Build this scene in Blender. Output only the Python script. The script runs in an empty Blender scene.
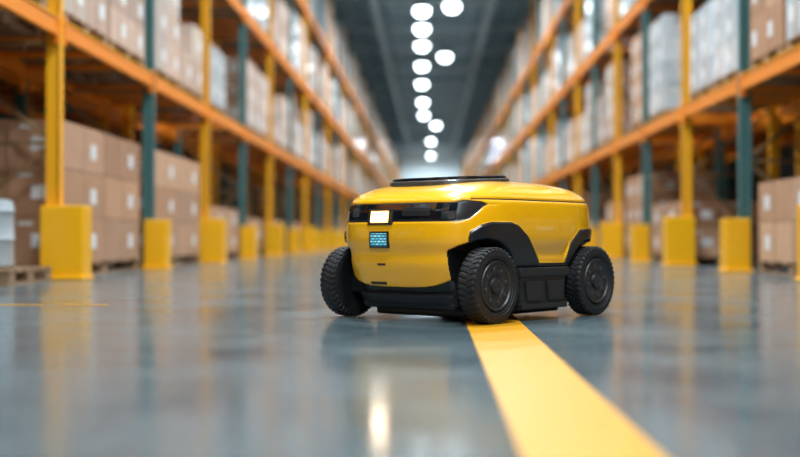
import bpy, bmesh, math, random
import numpy as np
from mathutils import Vector, Matrix
random.seed(7)
rnd = random.Random(11)
C = bpy.context.scene.collection
F = 1150.0
CAMH = 0.35

# ------------------------------------------------------------------ materials
def new_mat(name):
    m = bpy.data.materials.new(name); m.use_nodes = True
    return m, m.node_tree.nodes, m.node_tree.links, m.node_tree.nodes['Principled BSDF']
def simple(name, col, rough=0.5, metal=0.0, coat=0.0, bump=0.0, bscale=60, var=0.0):
    m, n, l, b = new_mat(name)
    b.inputs['Base Color'].default_value = (*col, 1)
    b.inputs['Roughness'].default_value = rough
    b.inputs['Metallic'].default_value = metal
    b.inputs['Coat Weight'].default_value = coat
    b.inputs['Coat Roughness'].default_value = 0.05
    tc = n.new('ShaderNodeTexCoord'); nz = n.new('ShaderNodeTexNoise')
    nz.inputs['Scale'].default_value = bscale; nz.inputs['Detail'].default_value = 4
    l.new(tc.outputs['Object'], nz.inputs['Vector'])
    if bump > 0:
        bp = n.new('ShaderNodeBump'); bp.inputs['Strength'].default_value = bump
        bp.inputs['Distance'].default_value = 0.01
        l.new(nz.outputs['Fac'], bp.inputs['Height']); l.new(bp.outputs['Normal'], b.inputs['Normal'])
    if var > 0:
        mx = n.new('ShaderNodeMix'); mx.data_type = 'RGBA'
        mx.inputs['A'].default_value = (*[c*(1-var) for c in col], 1)
        mx.inputs['B'].default_value = (*[min(1, c*(1+var)) for c in col], 1)
        l.new(nz.outputs['Fac'], mx.inputs['Factor']); l.new(mx.outputs['Result'], b.inputs['Base Color'])
    return m
def emis(name, col, s):
    m, n, l, b = new_mat(name)
    b.inputs['Base Color'].default_value = (*col, 1)
    b.inputs['Emission Color'].default_value = (*col, 1)
    b.inputs['Emission Strength'].default_value = s
    return m
def attr_mat(name, rough, coat=0.0, bump=0.0):
    m, n, l, b = new_mat(name)
    a = n.new('ShaderNodeAttribute'); a.attribute_name = 'tint'
    tc = n.new('ShaderNodeTexCoord'); nz = n.new('ShaderNodeTexNoise'); nz.inputs['Scale'].default_value = 3.0
    nz.inputs['Detail'].default_value = 5
    l.new(tc.outputs['Object'], nz.inputs['Vector'])
    mr = n.new('ShaderNodeMapRange'); mr.inputs['To Min'].default_value = 0.85; mr.inputs['To Max'].default_value = 1.12
    l.new(nz.outputs['Fac'], mr.inputs['Value'])
    vm = n.new('ShaderNodeVectorMath'); vm.operation = 'SCALE'
    l.new(a.outputs['Color'], vm.inputs[0]); l.new(mr.outputs['Result'], vm.inputs['Scale'])
    l.new(vm.outputs['Vector'], b.inputs['Base Color'])
    b.inputs['Roughness'].default_value = rough; b.inputs['Coat Weight'].default_value = coat
    b.inputs['Coat Roughness'].default_value = 0.12
    if bump:
        n2 = n.new('ShaderNodeTexNoise'); n2.inputs['Scale'].default_value = 5
        l.new(tc.outputs['Object'], n2.inputs['Vector'])
        bp = n.new('ShaderNodeBump'); bp.inputs['Strength'].default_value = bump; bp.inputs['Distance'].default_value = 0.1
        l.new(n2.outputs['Fac'], bp.inputs['Height']); l.new(bp.outputs['Normal'], b.inputs['Normal'])
    return m

M_yel_up = simple('rack_yellow_paint', (0.90, 0.40, 0.008), 0.4, var=0.08)
M_green = simple('rack_green_paint', (0.05, 0.15, 0.15), 0.45, var=0.1)
M_orange = simple('rack_orange_paint', (0.88, 0.25, 0.01), 0.4, var=0.08)
M_brace = simple('rack_brace_steel', (0.20, 0.11, 0.04), 0.5)
M_guard = simple('guard_yellow_plastic', (0.95, 0.46, 0.004), 0.32, coat=0.3)
M_wood = simple('pallet_wood', (0.30, 0.18, 0.10), 0.8, var=0.3, bscale=12)
M_carton = attr_mat('cardboard', 0.75)
M_wrap = attr_mat('stretch_wrap', 0.28, 0.9, 0.35)
M_label = simple('paper_label', (0.75, 0.77, 0.78), 0.5)
M_tape = simple('packing_tape', (0.36, 0.22, 0.12), 0.3)
M_lamp = simple('lamp_housing', (0.25, 0.28, 0.3), 0.4)

def floor_mat():
    m, n, l, b = new_mat('polished_concrete')
    tc = n.new('ShaderNodeTexCoord')
    a = n.new('ShaderNodeTexNoise'); a.inputs['Scale'].default_value = 1.3; a.inputs['Detail'].default_value = 8; a.inputs['Roughness'].default_value = 0.6
    c = n.new('ShaderNodeTexNoise'); c.inputs['Scale'].default_value = 45; c.inputs['Detail'].default_value = 5
    l.new(tc.outputs['Object'], a.inputs['Vector']); l.new(tc.outputs['Object'], c.inputs['Vector'])
    r = n.new('ShaderNodeValToRGB')
    r.color_ramp.elements[0].position = 0.3; r.color_ramp.elements[0].color = (0.070, 0.104, 0.118, 1)
    r.color_ramp.elements[1].position = 0.7; r.color_ramp.elements[1].color = (0.128, 0.174, 0.190, 1)
    l.new(a.outputs['Fac'], r.inputs['Fac'])
    mx = n.new('ShaderNodeMix'); mx.data_type = 'RGBA'; mx.blend_type = 'OVERLAY'; mx.inputs['Factor'].default_value = 0.5
    l.new(r.outputs['Color'], mx.inputs['A'])
    bw = n.new('ShaderNodeRGBToBW'); l.new(c.outputs['Color'], bw.inputs['Color']); l.new(bw.outputs['Val'], mx.inputs['B'])
    l.new(mx.outputs['Result'], b.inputs['Base Color'])
    mr = n.new('ShaderNodeMapRange'); mr.inputs['From Min'].default_value = 0.3; mr.inputs['From Max'].default_value = 0.7
    mr.inputs['To Min'].default_value = 0.10; mr.inputs['To Max'].default_value = 0.22
    l.new(a.outputs['Fac'], mr.inputs['Value']); l.new(mr.outputs['Result'], b.inputs['Roughness'])
    bp = n.new('ShaderNodeBump'); bp.inputs['Strength'].default_value = 0.08; bp.inputs['Distance'].default_value = 0.004
    l.new(c.outputs['Fac'], bp.inputs['Height']); l.new(bp.outputs['Normal'], b.inputs['Normal'])
    return m
M_floor = floor_mat()
M_line = simple('floor_paint_yellow', (0.66, 0.305, 0.006), 0.38, bump=0.5, bscale=55, var=0.25)
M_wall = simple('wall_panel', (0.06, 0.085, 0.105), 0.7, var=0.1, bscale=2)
M_endwall = simple('end_wall_panel', (0.70, 0.84, 0.90), 0.6, var=0.05, bscale=1)  # pale blue puts distant haze into the wall colour
M_ceil = simple('ceiling_panel', (0.17, 0.28, 0.34), 0.7, var=0.1, bscale=1)
M_beamc = simple('ceiling_steel', (0.30, 0.42, 0.48), 0.5)

# ------------------------------------------------------------------ bulk mesh builder
CUBE = np.array([[x, y, z] for x in (-.5, .5) for y in (-.5, .5) for z in (-.5, .5)])
CF = [(0, 1, 3, 2), (4, 6, 7, 5), (0, 4, 5, 1), (2, 3, 7, 6), (0, 2, 6, 4), (1, 5, 7, 3)]
class MB:
    def __init__(s): s.v = []; s.f = []; s.m = []; s.c = []; s.mats = []
    def mi(s, mat):
        if mat not in s.mats: s.mats.append(mat)
        return s.mats.index(mat)
    def box(s, c, d, mat, tint=(1, 1, 1), rz=0.0):
        p = CUBE*np.array(d)
        if rz:
            ca, sa = math.cos(rz), math.sin(rz)
            p = p @ np.array([[ca, sa, 0], [-sa, ca, 0], [0, 0, 1]])
        b = len(s.v); p = p+np.array(c)
        s.v += p.tolist(); s.c += [(*tint, 1)]*8
        k = s.mi(mat)
        for f in CF: s.f.append(tuple(b+i for i in f)); s.m.append(k)
    def beam(s, a, b_, w, mat):
        a = Vector(a); b_ = Vector(b_); d = (b_-a); L = d.length; q = d.to_track_quat('Z', 'Y').to_matrix()
        base = len(s.v)
        for p in CUBE:
            v = (a+b_)/2+q @ Vector((p[0]*w, p[1]*w, p[2]*L)); s.v.append(tuple(v)); s.c.append((1, 1, 1, 1))
        k = s.mi(mat)
        for f in CF: s.f.append(tuple(base+i for i in f)); s.m.append(k)
    def obj(s, name, parent=None, bevel=0):
        me = bpy.data.meshes.new(name); me.from_pydata(s.v, [], s.f)
        for m in s.mats: me.materials.append(m)
        me.polygons.foreach_set('material_index', s.m)
        at = me.attributes.new('tint', 'FLOAT_COLOR', 'POINT'); at.data.foreach_set('color', np.array(s.c, dtype=np.float32).ravel())
        o = bpy.data.objects.new(name, me); C.objects.link(o)
        if parent: o.parent = parent
        if bevel:
            md = o.modifiers.new('bevel', 'BEVEL'); md.width = bevel; md.segments = 2; md.limit_method = 'ANGLE'
        return o
def empty(name, loc=(0, 0, 0), rz=0):
    e = bpy.data.objects.new(name, None); C.objects.link(e); e.location = loc; e.rotation_euler = (0, 0, rz); return e
def prim_box(name, c, d, mat):
    b = MB(); b.box(c, d, mat); return b.obj(name)

# ------------------------------------------------------------------ room
Y0, Y1 = -16.0, 122.0
YC, YL = (Y0+Y1)/2, Y1-Y0
HC = 10.2; HW = 8.0
prim_box('floor', (0, YC, -0.1), (2*HW+0.4, YL+0.4, 0.2), M_floor)
ceil_o = prim_box('ceiling', (0, YC, HC+0.1), (2*HW+0.4, YL+0.4, 0.2), M_ceil)
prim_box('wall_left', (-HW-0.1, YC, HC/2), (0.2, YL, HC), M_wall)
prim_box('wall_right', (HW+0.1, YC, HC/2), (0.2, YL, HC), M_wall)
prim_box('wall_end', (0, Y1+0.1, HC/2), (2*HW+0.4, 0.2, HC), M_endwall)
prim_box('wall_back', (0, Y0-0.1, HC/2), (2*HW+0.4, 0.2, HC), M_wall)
b = MB()
y = Y0+2
while y < Y1-1:
    b.box((0, y, HC-0.2), (2*HW, 0.22, 0.4), M_beamc); y += 6
for x in np.arange(-7, 7.1, 1.75): b.box((x, YC, HC-0.06), (0.1, YL-0.2, 0.12), M_beamc)
b.box((-2.2, YC, HC-0.55), (0.25, YL-0.4, 0.25), M_beamc)
b.box((2.4, YC, HC-0.55), (0.25, YL-0.4, 0.25), M_beamc)
b.obj('ceiling_beams', ceil_o)
# floor markings
b = MB(); b.box((0.26, (Y0+40)/2+20, 0.0015), (0.228, 40-Y0+38, 0.003), M_line); b.obj('floor_marking_line')
b = MB()
for (x0, x1) in ((-2.6, -2.02), (-1.93, -1.68)): b.box(((x0+x1)/2, 5.95, 0.0015), (x1-x0, 0.04, 0.003), M_line)
b.obj('floor_marking_dashes')

# ------------------------------------------------------------------ racks
DEP = 1.1
def rack(side, X, first, step, levels, yellow_first, name='pallet_rack'):
    root = empty(name)
    up = MB(); be = MB(); gd = MB()
    ys = []; y = first
    while y > Y0+1: y -= step
    y += step; k = round((y-first)/step)
    while y < Y1-1:
        ys.append((y, (k % 2 == 0) == yellow_first)); y += step; k += 1
    top = 8.0
    for (y, yl) in ys:
        mt = M_yel_up if yl else M_green
        for row in (0, 1):
            xa = side*(X+0.06)+side*row*(DEP+0.35); xb = xa+side*DEP
            if row == 1 and y > 60: continue
            for xx in (xa, xb):
                up.box((xx, y-0.05, top/2), (0.11, 0.015, top), mt)
                up.box((xx, y+0.05, top/2), (0.11, 0.015, top), mt)
                up.box((xx-side*0.047, y, top/2), (0.015, 0.115, top), mt)
                up.box((xx, y, 0.01), (0.16, 0.16, 0.02), mt)
            z = 0.3; fl = 0
            while z < top-0.9:
                p, q = (xa, xb) if fl else (xb, xa)
                up.beam((p, y, z), (q, y, z+0.85), 0.03, M_brace); z += 0.85; fl ^= 1
                up.box(((xa+xb)/2, y, z), (DEP, 0.03, 0.03), M_brace)
        w, h = (0.36, 0.62) if yl else (0.25, 0.55)
        if y < 80:
            xg = side*(X-0.0)
            gd.box((xg-side*0.04, y-0.11, h/2), (w, 0.05, h), M_guard)
            gd.box((xg-side*w/2-side*0.02, y, h/2), (0.05, 0.24, h), M_guard)
            gd.box((xg+side*w/2-side*0.06, y, h/2), (0.05, 0.24, h), M_guard)
            gd.box((xg-side*0.04, y-0.02, h-0.02), (w, 0.22, 0.03), M_guard)
            gd.box((xg-side*0.04, y-0.02, 0.015), (w+0.05, 0.3, 0.03), M_guard)
    for lv in levels:
        for i in range(len(ys)-1):
            ya, yb = ys[i][0], ys[i+1][0]
            for row in (0, 1):
                if row == 1 and ya > 60: continue
                xa = side*(X+0.03)+side*row*(DEP+0.35); xb = xa+side*(DEP+0.06)
                for xx in (xa, xb):
                    be.box((xx, (ya+yb)/2, lv-0.08), (0.05, yb-ya-0.1, 0.15), M_orange)
                    be.box((xx, (ya+yb)/2, lv-0.008), (0.07, yb-ya-0.1, 0.016), M_yel_up)
                    be.box((xx, ya+0.075, lv-0.1), (0.075, 0.04, 0.24), M_orange)
                    be.box((xx, yb-0.075, lv-0.1), (0.075, 0.04, 0.24), M_orange)
                for t in (0.25, 0.5, 0.75):
                    be.box(((xa+xb)/2, ya+(yb-ya)*t, lv-0.05), (DEP, 0.06, 0.06), M_orange)
    up.obj('uprights', root); be.obj('beams', root); gd.obj('post_guards', root, 0.012)
    return ys
LL = (2.2, 4.2, 6.2); LR = (2.03, 4.0, 6.0)
ysL = rack(-1, 3.1, 9.6, 3.25, LL, True)
ysR = rack(1, 3.2, 14.7, 2.7, LR, True)

# ------------------------------------------------------------------ pallets + cartons
def pallet(mb, x0, x1, y0, y1, z):
    xs = (x0+0.05, (x0+x1)/2, x1-0.05)
    for xx in xs:
        for yy in (y0+0.07, (y0+y1)/2, y1-0.07): mb.box((xx, yy, z+0.055), (0.09, 0.13, 0.07), M_wood)
        mb.box((xx, (y0+y1)/2, z+0.01), (0.09, y1-y0, 0.02), M_wood)
    n = 6
    for i in range(n):
        yy = y0+0.05+(y1-y0-0.1)*i/(n-1)
        mb.box(((x0+x1)/2, yy, z+0.105), (x1-x0, 0.11, 0.025), M_wood)
    return z+0.119
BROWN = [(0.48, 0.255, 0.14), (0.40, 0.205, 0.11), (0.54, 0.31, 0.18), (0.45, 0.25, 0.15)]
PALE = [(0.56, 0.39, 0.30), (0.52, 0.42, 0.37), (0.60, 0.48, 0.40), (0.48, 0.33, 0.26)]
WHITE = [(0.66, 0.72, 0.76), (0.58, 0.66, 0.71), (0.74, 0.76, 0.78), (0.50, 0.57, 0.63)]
BLUE = [(0.03, 0.16, 0.42), (0.04, 0.20, 0.50)]
def stack(cm, pm, side, X, y0, y1, z, H, cols, rows, layers, style, detail):
    xa, xb = sorted((side*X, side*(X+0.98)))
    z = pallet(pm, xa, xb, y0, y1, z)
    dy = (y1-y0)/cols; dx = 0.98/rows; dz = H/layers
    pal = {'b': BROWN, 'p': PALE, 'w': WHITE, 'u': BLUE}[style]
    mat = M_wrap if style in 'wu' else M_carton
    for k in range(layers):
        for i in range(cols):
            for j in range(rows):
                if k == layers-1 and layers > 1 and not (z < .3 and y0 < 20) and rnd.random() < 0.14: continue
                j1 = rnd.uniform(-.008, .008)
                cx = xa+dx*(j+.5); cy = y0+dy*(i+.5)+j1; cz = z+dz*(k+.5)
                t = rnd.choice(pal); s = rnd.uniform(.85, 1.12); t = tuple(min(1, c*s) for c in t)
                cm.box((cx, cy, cz-0.001), (dx-0.016, dy-0.02, dz-0.006), mat, t)
                if detail:
                    front = (j == (rows-1 if side < 0 else 0))
                    if front:
                        fx = cx-side*(dx-0.016)/2
                        cm.box((fx, cy+dy*0.22, cz-dz*0.02), (0.004, min(.16, dy*.25), min(.14, dz*.4)), M_label)
                        cm.box((fx, cy, cz), (0.002, 0.05, dz-0.01), M_tape)
                    if i == 0:
                        fy = cy-(dy-0.02)/2
                        cm.box((cx+0.1*dx, fy, cz), (min(.2, dx*.3), 0.004, min(.12, dz*.3)), M_label)
                        cm.box((cx-.15*dx, fy, cz+dz*.35), (0.12, 0.004, 0.03), M_label)
def fill(side, X, ys, levels, name_c, name_p, floorspec):
    cm = MB(); pm = MB()
    for i in range(len(ys)-1):
        ya, yb = ys[i][0]+0.16, ys[i+1][0]-0.16
        det = 0 < ya < 30
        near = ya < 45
        if i in floorspec:
            for sp in floorspec[i]: stack(cm, pm, side, X+0.08, *sp, 'b', True)
        elif ya > 3 and rnd.random() < 0.9:
            H = rnd.choice((0.6, 0.9, 1.25))
            yy = ya
            while yy < yb-0.7:
                w = rnd.uniform(1.0, 1.3) if (yb-ya) > 2.5 else (yb-ya)/2-0.03
                w = min(w, yb-yy)
                stack(cm, pm, side, X+0.12+rnd.uniform(0, .06), yy, yy+w, 0, H, 2, 2, max(1, round(H/.42)), 'b' if near else 'p', det)  # far stacks switch to paler cartons, haze put into their colour
                yy += w+0.15
        for li, lv in enumerate(levels):
            n = 2
            w = (yb-ya)/n
            for q in range(n):
                if rnd.random() < 0.09: continue
                if li == 0: st = rnd.choice('bppw' if ya < 30 else 'ppw')  # no brown far off, distance haze imitated by palette
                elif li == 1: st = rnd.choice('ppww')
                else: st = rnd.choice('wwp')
                H = rnd.uniform(0.8, 1.4) if li < 2 else rnd.uniform(1.1, 1.7)
                if side > 0 and li == 1 and 54 < ya < 62: st = 'u'; H = 1.3
                stack(cm, pm, side, X+0.05, ya+q*w+0.05, ya+(q+1)*w-0.06, lv, H, 2 if w > 1 else 1, 2, max(2, round(H/.38)), st, det and li == 0)
                if ya < 40 and rnd.random() < 0.5:
                    stack(cm, pm, side, X+1.5, ya+q*w+0.05, ya+(q+1)*w-0.06, lv, H*.8, 1, 1, 2, 'b', False)
    cm.obj(name_c); pm.obj(name_p)
def idx(ys, y): return min(range(len(ys)), key=lambda i: abs(ys[i][0]-y))
iL = idx(ysL, 9.6); iR = idx(ysR, 14.7)
specL = {iL-1: [], iL: [(9.85, 12.55, 0, 1.26, 2, 2, 3)], iL+1: [(13.1, 15.85, 0, 1.26, 2, 2, 3)], iL+2: [(16.4, 19.0, 0, .70, 2, 2, 2)]}
specR = {iR-2: [(9.5, 11.6, 0, .78, 2, 2, 2)], iR-1: [], iR: [(14.95, 17.1, 0, .72, 2, 2, 2)], iR-3: []}
fill(-1, 3.1, ysL, LL, 'cardboard_boxes', 'wooden_pallets', specL)
fill(1, 3.2, ysR, LR, 'cardboard_boxes', 'wooden_pallets', specR)

e = MB(); pallet(e, -4.1, -3.08, 8.35, 9.3, 0); e.obj('wooden_pallet')
def lathe(name, prof, seg, mat, parent=None, axis='Z', split=35):
    bm = bmesh.new(); rings = []
    for (r, h) in prof:
        rings.append([bm.verts.new((r*math.cos(2*math.pi*i/seg), r*math.sin(2*math.pi*i/seg), h)) for i in range(seg)])
    for a in range(len(rings)-1):
        for i in range(seg):
            bm.faces.new((rings[a][i], rings[a][(i+1) % seg], rings[a+1][(i+1) % seg], rings[a+1][i]))
    bm.faces.new(rings[0][::-1]); bm.faces.new(rings[-1])
    if axis == 'Y': bmesh.ops.rotate(bm, verts=bm.verts, matrix=Matrix.Rotation(-math.pi/2, 3, 'X'))
    bmesh.ops.recalc_face_normals(bm, faces=bm.faces)
    me = bpy.data.meshes.new(name); bm.to_mesh(me); bm.free()
    for p in me.polygons: p.use_smooth = True
    me.materials.append(mat); o = bpy.data.objects.new(name, me); C.objects.link(o)
    md = o.modifiers.new('es', 'EDGE_SPLIT'); md.split_angle = math.radians(split)
    if parent: o.parent = parent
    return o
dr = lathe('plastic_drum', [(0.27, 0), (0.29, 0.02), (0.29, 0.2), (0.3, 0.22), (0.29, 0.24), (0.29, 0.42), (0.3, 0.44), (0.29, 0.46), (0.28, 0.52), (0.24, 0.53)], 40, simple('grey_plastic', (.4, .45, .48), .4))
dr.location = (-3.53, 8.83, 0.119)

# ------------------------------------------------------------------ lamps
LAMPCOL = (0.84, 0.94, 1.0)
def mklight(nm, en, spread, size):
    L = bpy.data.lights.new(nm, 'AREA'); L.shape = 'DISK'; L.size = size
    L.energy = en; L.color = LAMPCOL; L.spread = math.radians(spread); return L
L_near = mklight('led_near', 470, 150, 0.9)
L_mid = mklight('led_mid', 270, 155, 0.5)
L_md2 = mklight('led_mid_far', 600, 165, 0.5)
L_far = mklight('led_far', 1400, 178, 0.5)
M_led = emis('led_lens', (0.84, 0.95, 1.0), 14)
lamps = []
for (px, py) in ((452, 8), (422, 12), (422, 30), (422, 47), (445, 58), (422, 67), (422, 85), (423, 103), (424, 116), (436, 126), (431, 142), (431, 156)):
    d = 8.3*F/(238-py); lamps.append(((px-430)/F*d, d))
for k, yy in enumerate((-13, -8, -3, 2, 7, 12, 17, 22, 27, 32, 36.5)): lamps.append((0.8 if k % 2 else -0.4, yy))  # unseen lamps; those behind the camera added to light the robot front
meshes = None
for (x, yy) in lamps:
    e = empty('high_bay_lamp', (x, yy, 8.65))
    if meshes is None:
        mb = MB(); mb.box((0, 0, 0.98), (0.03, 0.03, 1.13), M_lamp)
        o1 = mb.obj('drop_rod', e)
        o2 = lathe('housing', [(.26, .12), (.29, .14), (.29, .2), (.20, .26), (.15, .42), (.08, .45)], 32, M_lamp, e)
        o3 = lathe('lens', [(.26, .135), (.26, .06), (.24, -.03), (.18, -.09), (.1, -.125), (.02, -.13)], 32, M_led, e)
        meshes = (o1.data, o2.data, o3.data)
    else:
        for nm, md in zip(('drop_rod', 'housing', 'lens'), meshes):
            o = bpy.data.objects.new(nm, md); C.objects.link(o); o.parent = e
    L = L_near if yy < 39 else (L_mid if yy < 68 else (L_md2 if yy < 90 else L_far))
    lo = bpy.data.objects.new('led_light', L); C.objects.link(lo); lo.parent = e; lo.location = (0, 0, -0.17)

# ------------------------------------------------------------------ ROBOT
TH = math.radians(50)
RC = (0.177, 5.19, 0)
rot = math.atan2(-math.sin(TH), -math.cos(TH))
robot = empty('delivery_robot', RC, rot)
WF, WR = .368, -.385
lv = np.array([
 (0.055, .40, .42, .31), (0.09, .455, .45, .335), (0.14, .49, .475, .352), (0.20, .51, .50, .37), (0.27, .525, .525, .388), (0.34, .532, .545, .398),
 (0.41, .530, .558, .400), (0.46, .522, .562, .396), (0.50, .508, .560, .388), (0.53, .478, .545, .370), (0.555, .425, .512, .342), (0.575, .355, .460, .305),
 (0.590, .275, .37, .255), (0.601, .18, .26, .19), (0.608, .08, .13, .1), (0.610, .004, .004, .004)])
tpar = np.concatenate([[0], np.cumsum(np.sqrt(np.diff(lv[:, 0])**2+np.diff(lv[:, 1])**2))])
NV, NU = 190, 900
ts = np.linspace(0, tpar[-1], NV)
def smooth_interp(t, xp, fp):
    m = np.gradient(fp, xp); k = np.clip(np.searchsorted(xp, t)-1, 0, len(xp)-2)
    h = xp[k+1]-xp[k]; s = (t-xp[k])/h
    return (2*s**3-3*s**2+1)*fp[k]+(s**3-2*s**2+s)*h*m[k]+(-2*s**3+3*s**2)*fp[k+1]+(s**3-s**2)*h*m[k+1]
Z, HF, HR, HY = [smooth_interp(ts, tpar, lv[:, i]) for i in range(4)]
phi = np.linspace(0, 2*np.pi, NU, endpoint=False)
NEX = 4.0
cp, sp_ = np.cos(phi), np.sin(phi)
P = np.zeros((NV, NU, 3))
for i in range(NV):
    hx = np.where(cp > 0, HF[i], HR[i])
    r = (np.abs(cp/hx)**NEX+np.abs(sp_/HY[i])**NEX)**(-1/NEX)
    P[i, :, 0] = r*cp; P[i, :, 1] = r*sp_; P[i, :, 2] = Z[i]
def ss(a, b, x):
    t = np.clip((x-a)/(b-a), 0, 1); return t*t*(3-2*t)
x, y, z = P[..., 0].copy(), P[..., 1].copy(), P[..., 2].copy()
ay = np.abs(y)
front = x > 0
zx = np.array([-.6, -.45, -.3, -.215, -.185, .01, .12, .185, .225, .345, .39, .445, .5, .6])
zz = np.array([.39, .396, .39, .33, .242, .245, .362, .405, .416, .416, .405, .372, .342, .28])
zside = np.interp(x, zx, zz)
zf = np.where(front, .142+.055*(ay/.3)**4, .20)
w = ss(.325, .345, ay)
zlow = zf*(1-w)+zside*w
sd1 = z-zlow
half = np.where(x > .3, .040*np.clip((x-.345)/.09, 0, 1), -1)
zc = .457+.032*np.clip((.47-x)/.1, 0, 1)
sd2 = np.abs(z-zc)-half
sd3 = np.where((x < .41), np.abs(z-.512)-.003, 1)
rear_strip = np.where(x < -.48, np.abs(z-.44)-.03*np.clip((-.48-x)/.05, 0, 1), 1)
sd = np.minimum(np.minimum(sd1, sd2), np.minimum(sd3, rear_strip))
du = np.roll(P, -1, 1)-np.roll(P, 1, 1)
dv = np.gradient(P, axis=0)
Nn = np.cross(du, dv); Nn /= (np.linalg.norm(Nn, axis=2, keepdims=True)+1e-9)
if (Nn[NV//2, 0, 0] < 0): Nn = -Nn
groove = ss(.004, -.002, np.minimum(sd2, sd3))*.006+ss(.003, -.003, rear_strip)*.005
step_in = ss(.003, -.002, sd1)*(1-w)*.012
flare = ss(.0, -.006, sd1)*w*ss(.20, .24, z)*.012
scoop = (np.exp(-((z-.285)/.035)**2)*.007)*ss(.0, .03, sd1)
off = -groove-step_in+flare-scoop
P = P+Nn*off[..., None]
for wx in (WF, WR):
    rr = np.sqrt((P[..., 0]-wx)**2+(P[..., 2]-.157)**2)
    inside = (rr < .187)
    lim = .27
    yy = P[..., 1]
    P[..., 1] = np.where(inside & (np.abs(yy) > lim), np.sign(yy)*lim, yy)
    sd = np.where(inside & (ay > lim), -.05, sd)
me = bpy.data.meshes.new('body_shell')
vv = P.reshape(-1, 3)
idxg = np.arange(NV*NU).reshape(NV, NU)
a = idxg[:-1]; b_ = np.roll(idxg, -1, 1)[:-1]; c_ = np.roll(idxg, -1, 1)[1:]; d_ = idxg[1:]
faces = np.stack([a, b_, c_, d_], -1).reshape(-1, 4).tolist()
faces.append(list(range(NU))[::-1]); faces.append(idxg[-1].tolist())
me.from_pydata(vv.tolist(), [], faces)
me.polygons.foreach_set('use_smooth', [True]*len(me.polygons))
at = me.attributes.new('sd', 'FLOAT', 'POINT'); at.data.foreach_set('value', sd.ravel().astype(np.float32))
m, n, l, bs = new_mat('robot_body_paint')
A = n.new('ShaderNodeAttribute'); A.attribute_name = 'sd'
mr = n.new('ShaderNodeMapRange'); mr.inputs['From Min'].default_value = -.0006; mr.inputs['From Max'].default_value = .0006
l.new(A.outputs['Fac'], mr.inputs['Value'])
mx = n.new('ShaderNodeMix'); mx.data_type = 'RGBA'; mx.inputs['A'].default_value = (.012, .014, .017, 1); mx.inputs['B'].default_value = (1.0, 0.49, 0.002, 1)
l.new(mr.outputs['Result'], mx.inputs['Factor']); l.new(mx.outputs['Result'], bs.inputs['Base Color'])
bs.inputs['Roughness'].default_value = .3
l.new(mr.outputs['Result'], bs.inputs['Coat Weight']); bs.inputs['Coat Roughness'].default_value = .03
me.materials.append(m)
body = bpy.data.objects.new('body_shell', me); C.objects.link(body); body.parent = robot

M_blk = simple('robot_black_plastic', (.014, .016, .019), .42, bump=.15, bscale=300)
M_gloss = simple('robot_gloss_black', (.006, .008, .011), .06, coat=1)
M_rub = simple('tyre_rubber', (.011, .012, .014), .55, bump=.2, bscale=200)
M_hub = simple('wheel_hub', (.018, .020, .024), .38)
M_hub2 = simple('wheel_hub_light', (.05, .054, .06), .4, metal=.3)
M_rim = simple('panel_rim', (.35, .38, .40), .25, metal=.9)

def fx(yv, zv):
    hf = np.interp(zv, lv[:, 0], lv[:, 1]); hy = np.interp(zv, lv[:, 0], lv[:, 3])
    return hf*(1-(abs(yv)/hy)**NEX)**(1/NEX)
def front_patch(name, y0, y1, z0, z1, off, mat, thick=.01):
    bm = bmesh.new(); N = 24; K = 10; g = []
    for j in range(K+1):
        row = []
        for i in range(N+1):
            yv = y0+(y1-y0)*i/N; zv = z0+(z1-z0)*j/K
            row.append(bm.verts.new((fx(yv, zv)+off, yv, zv)))
        g.append(row)
    for j in range(K):
        for i in range(N): bm.faces.new((g[j][i], g[j][i+1], g[j+1][i+1], g[j+1][i]))
    bmesh.ops.recalc_face_normals(bm, faces=bm.faces)
    me = bpy.data.meshes.new(name); bm.to_mesh(me); bm.free(); me.materials.append(mat)
    o = bpy.data.objects.new(name, me); C.objects.link(o); o.parent = robot
    s = o.modifiers.new('s', 'SOLIDIFY'); s.thickness = thick; s.offset = 0
    bv = o.modifiers.new('b', 'BEVEL'); bv.width = .002; bv.segments = 2; bv.limit_method = 'ANGLE'
    return o
front_patch('visor_glass', -.33, .30, .424, .492, -.006, M_gloss)
front_patch('headlight_bezel', -.130, .010, .405, .470, .001, M_blk)
front_patch('headlight_rim', -.112, -.012, .414, .462, .003, emis('headlight_amber', (1, .36, .05), 8))
front_patch('headlight', -.105, -.019, .419, .457, .006, emis('headlight_glow', (1, .84, .60), 22))
front_patch('sensor_eye', -.235, -.195, .440, .474, .001, M_hub2)
front_patch('sensor_window', .06, .20, .440, .474, -.001, M_blk)
front_patch('display_bezel', -.118, -.008, .308, .378, .001, M_gloss)
def disp_mat():
    m, n, l, b = new_mat('status_display')
    tc = n.new('ShaderNodeTexCoord'); br = n.new('ShaderNodeTexBrick'); br.inputs['Scale'].default_value = 22
    sx = n.new('ShaderNodeSeparateXYZ'); cb = n.new('ShaderNodeCombineXYZ')
    l.new(tc.outputs['Object'], sx.inputs['Vector']); l.new(sx.outputs['Y'], cb.inputs['X']); l.new(sx.outputs['Z'], cb.inputs['Y'])
    l.new(cb.outputs['Vector'], br.inputs['Vector'])
    br.inputs['Color1'].default_value = (.04, .40, .58, 1); br.inputs['Color2'].default_value = (.35, .90, 1, 1); br.inputs['Mortar'].default_value = (.0, .05, .08, 1)
    br.inputs['Mortar Size'].default_value = .05
    l.new(br.outputs['Color'], b.inputs['Emission Color']); b.inputs['Emission Strength'].default_value = 1.0
    b.inputs['Base Color'].default_value = (.01, .03, .04, 1); b.inputs['Roughness'].default_value = .1
    return m
front_patch('status_display', -.108, -.018, .316, .370, .004, disp_mat())
front_patch('front_vent', -.14, -.05, .155, .166, .0, M_blk)
front_patch('front_badge', -.085, -.04, .236, .244, -.003, M_blk)
front_patch('bumper_lip', -.25, .25, .085, .118, -.006, M_blk, thick=.03)

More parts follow.
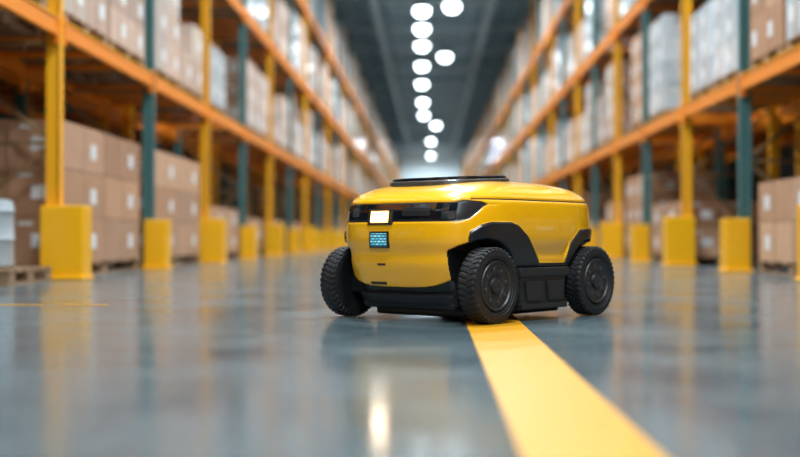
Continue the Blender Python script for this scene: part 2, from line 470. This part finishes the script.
def slab(name, hx, hy, z0, z1, n_, mat, cx, tilt, bev=.004):
    bm = bmesh.new(); N = 96; r0 = []; r1 = []
    for i in range(N):
        p = 2*math.pi*i/N; c, s = math.cos(p), math.sin(p)
        r = (abs(c/hx)**n_+abs(s/hy)**n_)**(-1/n_)
        r0.append(bm.verts.new((r*c, r*s, z0))); r1.append(bm.verts.new((r*c*.98, r*s*.98, z1)))
    for i in range(N): bm.faces.new((r0[i], r0[(i+1) % N], r1[(i+1) % N], r1[i]))
    bm.faces.new(r0[::-1]); bm.faces.new(r1)
    me = bpy.data.meshes.new(name); bm.to_mesh(me); bm.free(); me.materials.append(mat)
    o = bpy.data.objects.new(name, me); C.objects.link(o); o.parent = robot
    o.location = (cx, 0, 0); o.rotation_euler = (0, tilt, 0)
    bv = o.modifiers.new('b', 'BEVEL'); bv.width = bev; bv.segments = 3; bv.limit_method = 'ANGLE'
    return o
slab('roof_plinth', .240, .240, .56, .606, 3.0, M_rim, .11, math.radians(3))
slab('roof_sensor_panel', .230, .230, .59, .619, 3.0, M_gloss, .11, math.radians(3))

def pbox(name, c, d, mat, bev=.008, tap=None):
    mb = MB(); mb.box((0, 0, 0), d, mat); o = mb.obj(name, robot, bev); o.location = c
    if tap:
        for v in o.data.vertices:
            if v.co.z < 0: v.co.x *= tap
    return o
pbox('chassis', (0, 0, .115), (.86, .52, .13), M_blk, .02)
pbox('belly_shade_plate', (0, 0, .045), (.70, .50, .055), M_blk, .012)  # added plate, blocks the bright floor glare showing under the robot
for s in (1, -1):
    t = 'left' if s > 0 else 'right'
    pbox('side_skirt_'+t, (-.005, s*.335, .135), (.35, .13, .16), M_blk, .012, .93)
    pbox('skirt_step_'+t, (-.008, s*.385, .205), (.37, .05, .04), M_blk, .008)
    pbox('skirt_plate_a_'+t, (0.073, s*.402, .125), (.13, .02, .085), M_blk, .006, .8)
    pbox('skirt_plate_b_'+t, (-0.085, s*.402, .125), (.13, .02, .085), M_blk, .006, .8)
    pbox('skirt_rail_'+t, (-.005, s*.395, .062), (.34, .03, .026), M_blk, .005)
    pbox('axle_cover_f_'+t, (WF, s*.29, .157), (.09, .10, .09), M_blk, .01)
    pbox('axle_cover_r_'+t, (WR, s*.29, .157), (.09, .10, .09), M_blk, .01)

def wheel(name, x, ys_):
    s = 1 if ys_ > 0 else -1
    e = bpy.data.objects.new(name, None); C.objects.link(e); e.parent = robot; e.location = (x, ys_, .157)
    e.rotation_euler = (0, 0, 0 if s > 0 else math.pi)
    W = .043
    prof = [(.105, -W*.9), (.112, -W), (.132, -W*1.04), (.145, -W*.95), (.1505, -W*.75), (.153, -W*.3), (.153, W*.3), (.1505, W*.75), (.145, W*.95), (.132, W*1.04), (.122, W*1.06), (.120, W*1.0), (.112, W), (.105, W*.85), (.100, W*.5)]
    lathe('tyre', prof, 72, M_rub, e, 'Y')
    bm = bmesh.new(); NL = 40
    for i in range(NL):
        for side_ in (-1, 1):
            an = 2*math.pi*(i+(.5 if side_ > 0 else 0))/NL
            mt = Matrix.Rotation(an, 4, 'Y') @ Matrix.Translation((0, side_*W*.52, .1515)) @ Matrix.Rotation(side_*.35, 4, 'Z') @ Matrix.Diagonal((.0155, W*.75, .008, 1))
            bmesh.ops.create_cube(bm, size=1, matrix=mt)
            mt = Matrix.Rotation(an, 4, 'Y') @ Matrix.Translation((0, side_*W*.93, .1435)) @ Matrix.Diagonal((.012, W*.16, .012, 1))
            bmesh.ops.create_cube(bm, size=1, matrix=mt)
    for i in range(NL):
        an = 2*math.pi*(i+.25)/NL
        mt = Matrix.Rotation(an, 4, 'Y') @ Matrix.Translation((0, 0, .1525)) @ Matrix.Diagonal((.014, W*.26, .007, 1))
        bmesh.ops.create_cube(bm, size=1, matrix=mt)
    me = bpy.data.meshes.new('tread_lugs'); bm.to_mesh(me); bm.free(); me.materials.append(M_rub)
    o = bpy.data.objects.new('tread_lugs', me); C.objects.link(o); o.parent = e
    bv = o.modifiers.new('b', 'BEVEL'); bv.width = .0015; bv.segments = 1
    lathe('rim', [(.104, -.036), (.104, .038), (.100, .044), (.094, .042), (.090, .036), (.084, .034), (.052, .037), (.046, .031), (.034, .031), (.030, .043), (.018, .046), (.001, .046)], 64, M_hub, e, 'Y')
    bm = bmesh.new()
    for i in range(8):
        an = 2*math.pi*i/8+.2
        mt = Matrix.Rotation(an, 4, 'Y') @ Matrix.Translation((0, .036, .068)) @ Matrix.Rotation(math.pi/2, 4, 'X')
        bmesh.ops.create_cone(bm, cap_ends=True, segments=16, radius1=.0085, radius2=.0085, depth=.008, matrix=mt)
    for i in range(5):
        an = 2*math.pi*i/5
        mt = Matrix.Rotation(an, 4, 'Y') @ Matrix.Translation((0, .045, .018)) @ Matrix.Rotation(math.pi/2, 4, 'X')
        bmesh.ops.create_cone(bm, cap_ends=True, segments=10, radius1=.0035, radius2=.0035, depth=.008, matrix=mt)
    me = bpy.data.meshes.new('hub_bolts'); bm.to_mesh(me); bm.free(); me.materials.append(M_hub2)
    o = bpy.data.objects.new('hub_bolts', me); C.objects.link(o); o.parent = e
    bv = o.modifiers.new('b', 'BEVEL'); bv.width = .002; bv.segments = 1
    bv.limit_method = 'ANGLE'
for nm, xx, yy in (('wheel_fl', WF, .388), ('wheel_fr', WF, -.388), ('wheel_rl', WR, .388), ('wheel_rr', WR, -.388)): wheel(nm, xx, yy)

# ------------------------------------------------------------------ world, camera
wd = bpy.data.worlds.new('world'); bpy.context.scene.world = wd; wd.use_nodes = True
wd.node_tree.nodes['Background'].inputs[0].default_value = (.3, .4, .5, 1); wd.node_tree.nodes['Background'].inputs[1].default_value = .3
cam = bpy.data.cameras.new('camera'); co = bpy.data.objects.new('camera', cam); C.objects.link(co)
cam.sensor_width = 36; cam.lens = F*36/800
co.location = (0, 0, CAMH)
co.rotation_euler = (math.radians(90)+math.atan(9.5/F), 0, math.atan(30/F))
cam.dof.use_dof = True; cam.dof.focus_distance = 4.75; cam.dof.aperture_fstop = 1.0
cam.clip_end = 400
bpy.context.scene.camera = co
vs = bpy.context.scene.view_settings
vs.view_transform = 'Standard'; vs.look = 'None'; vs.exposure = 0.0
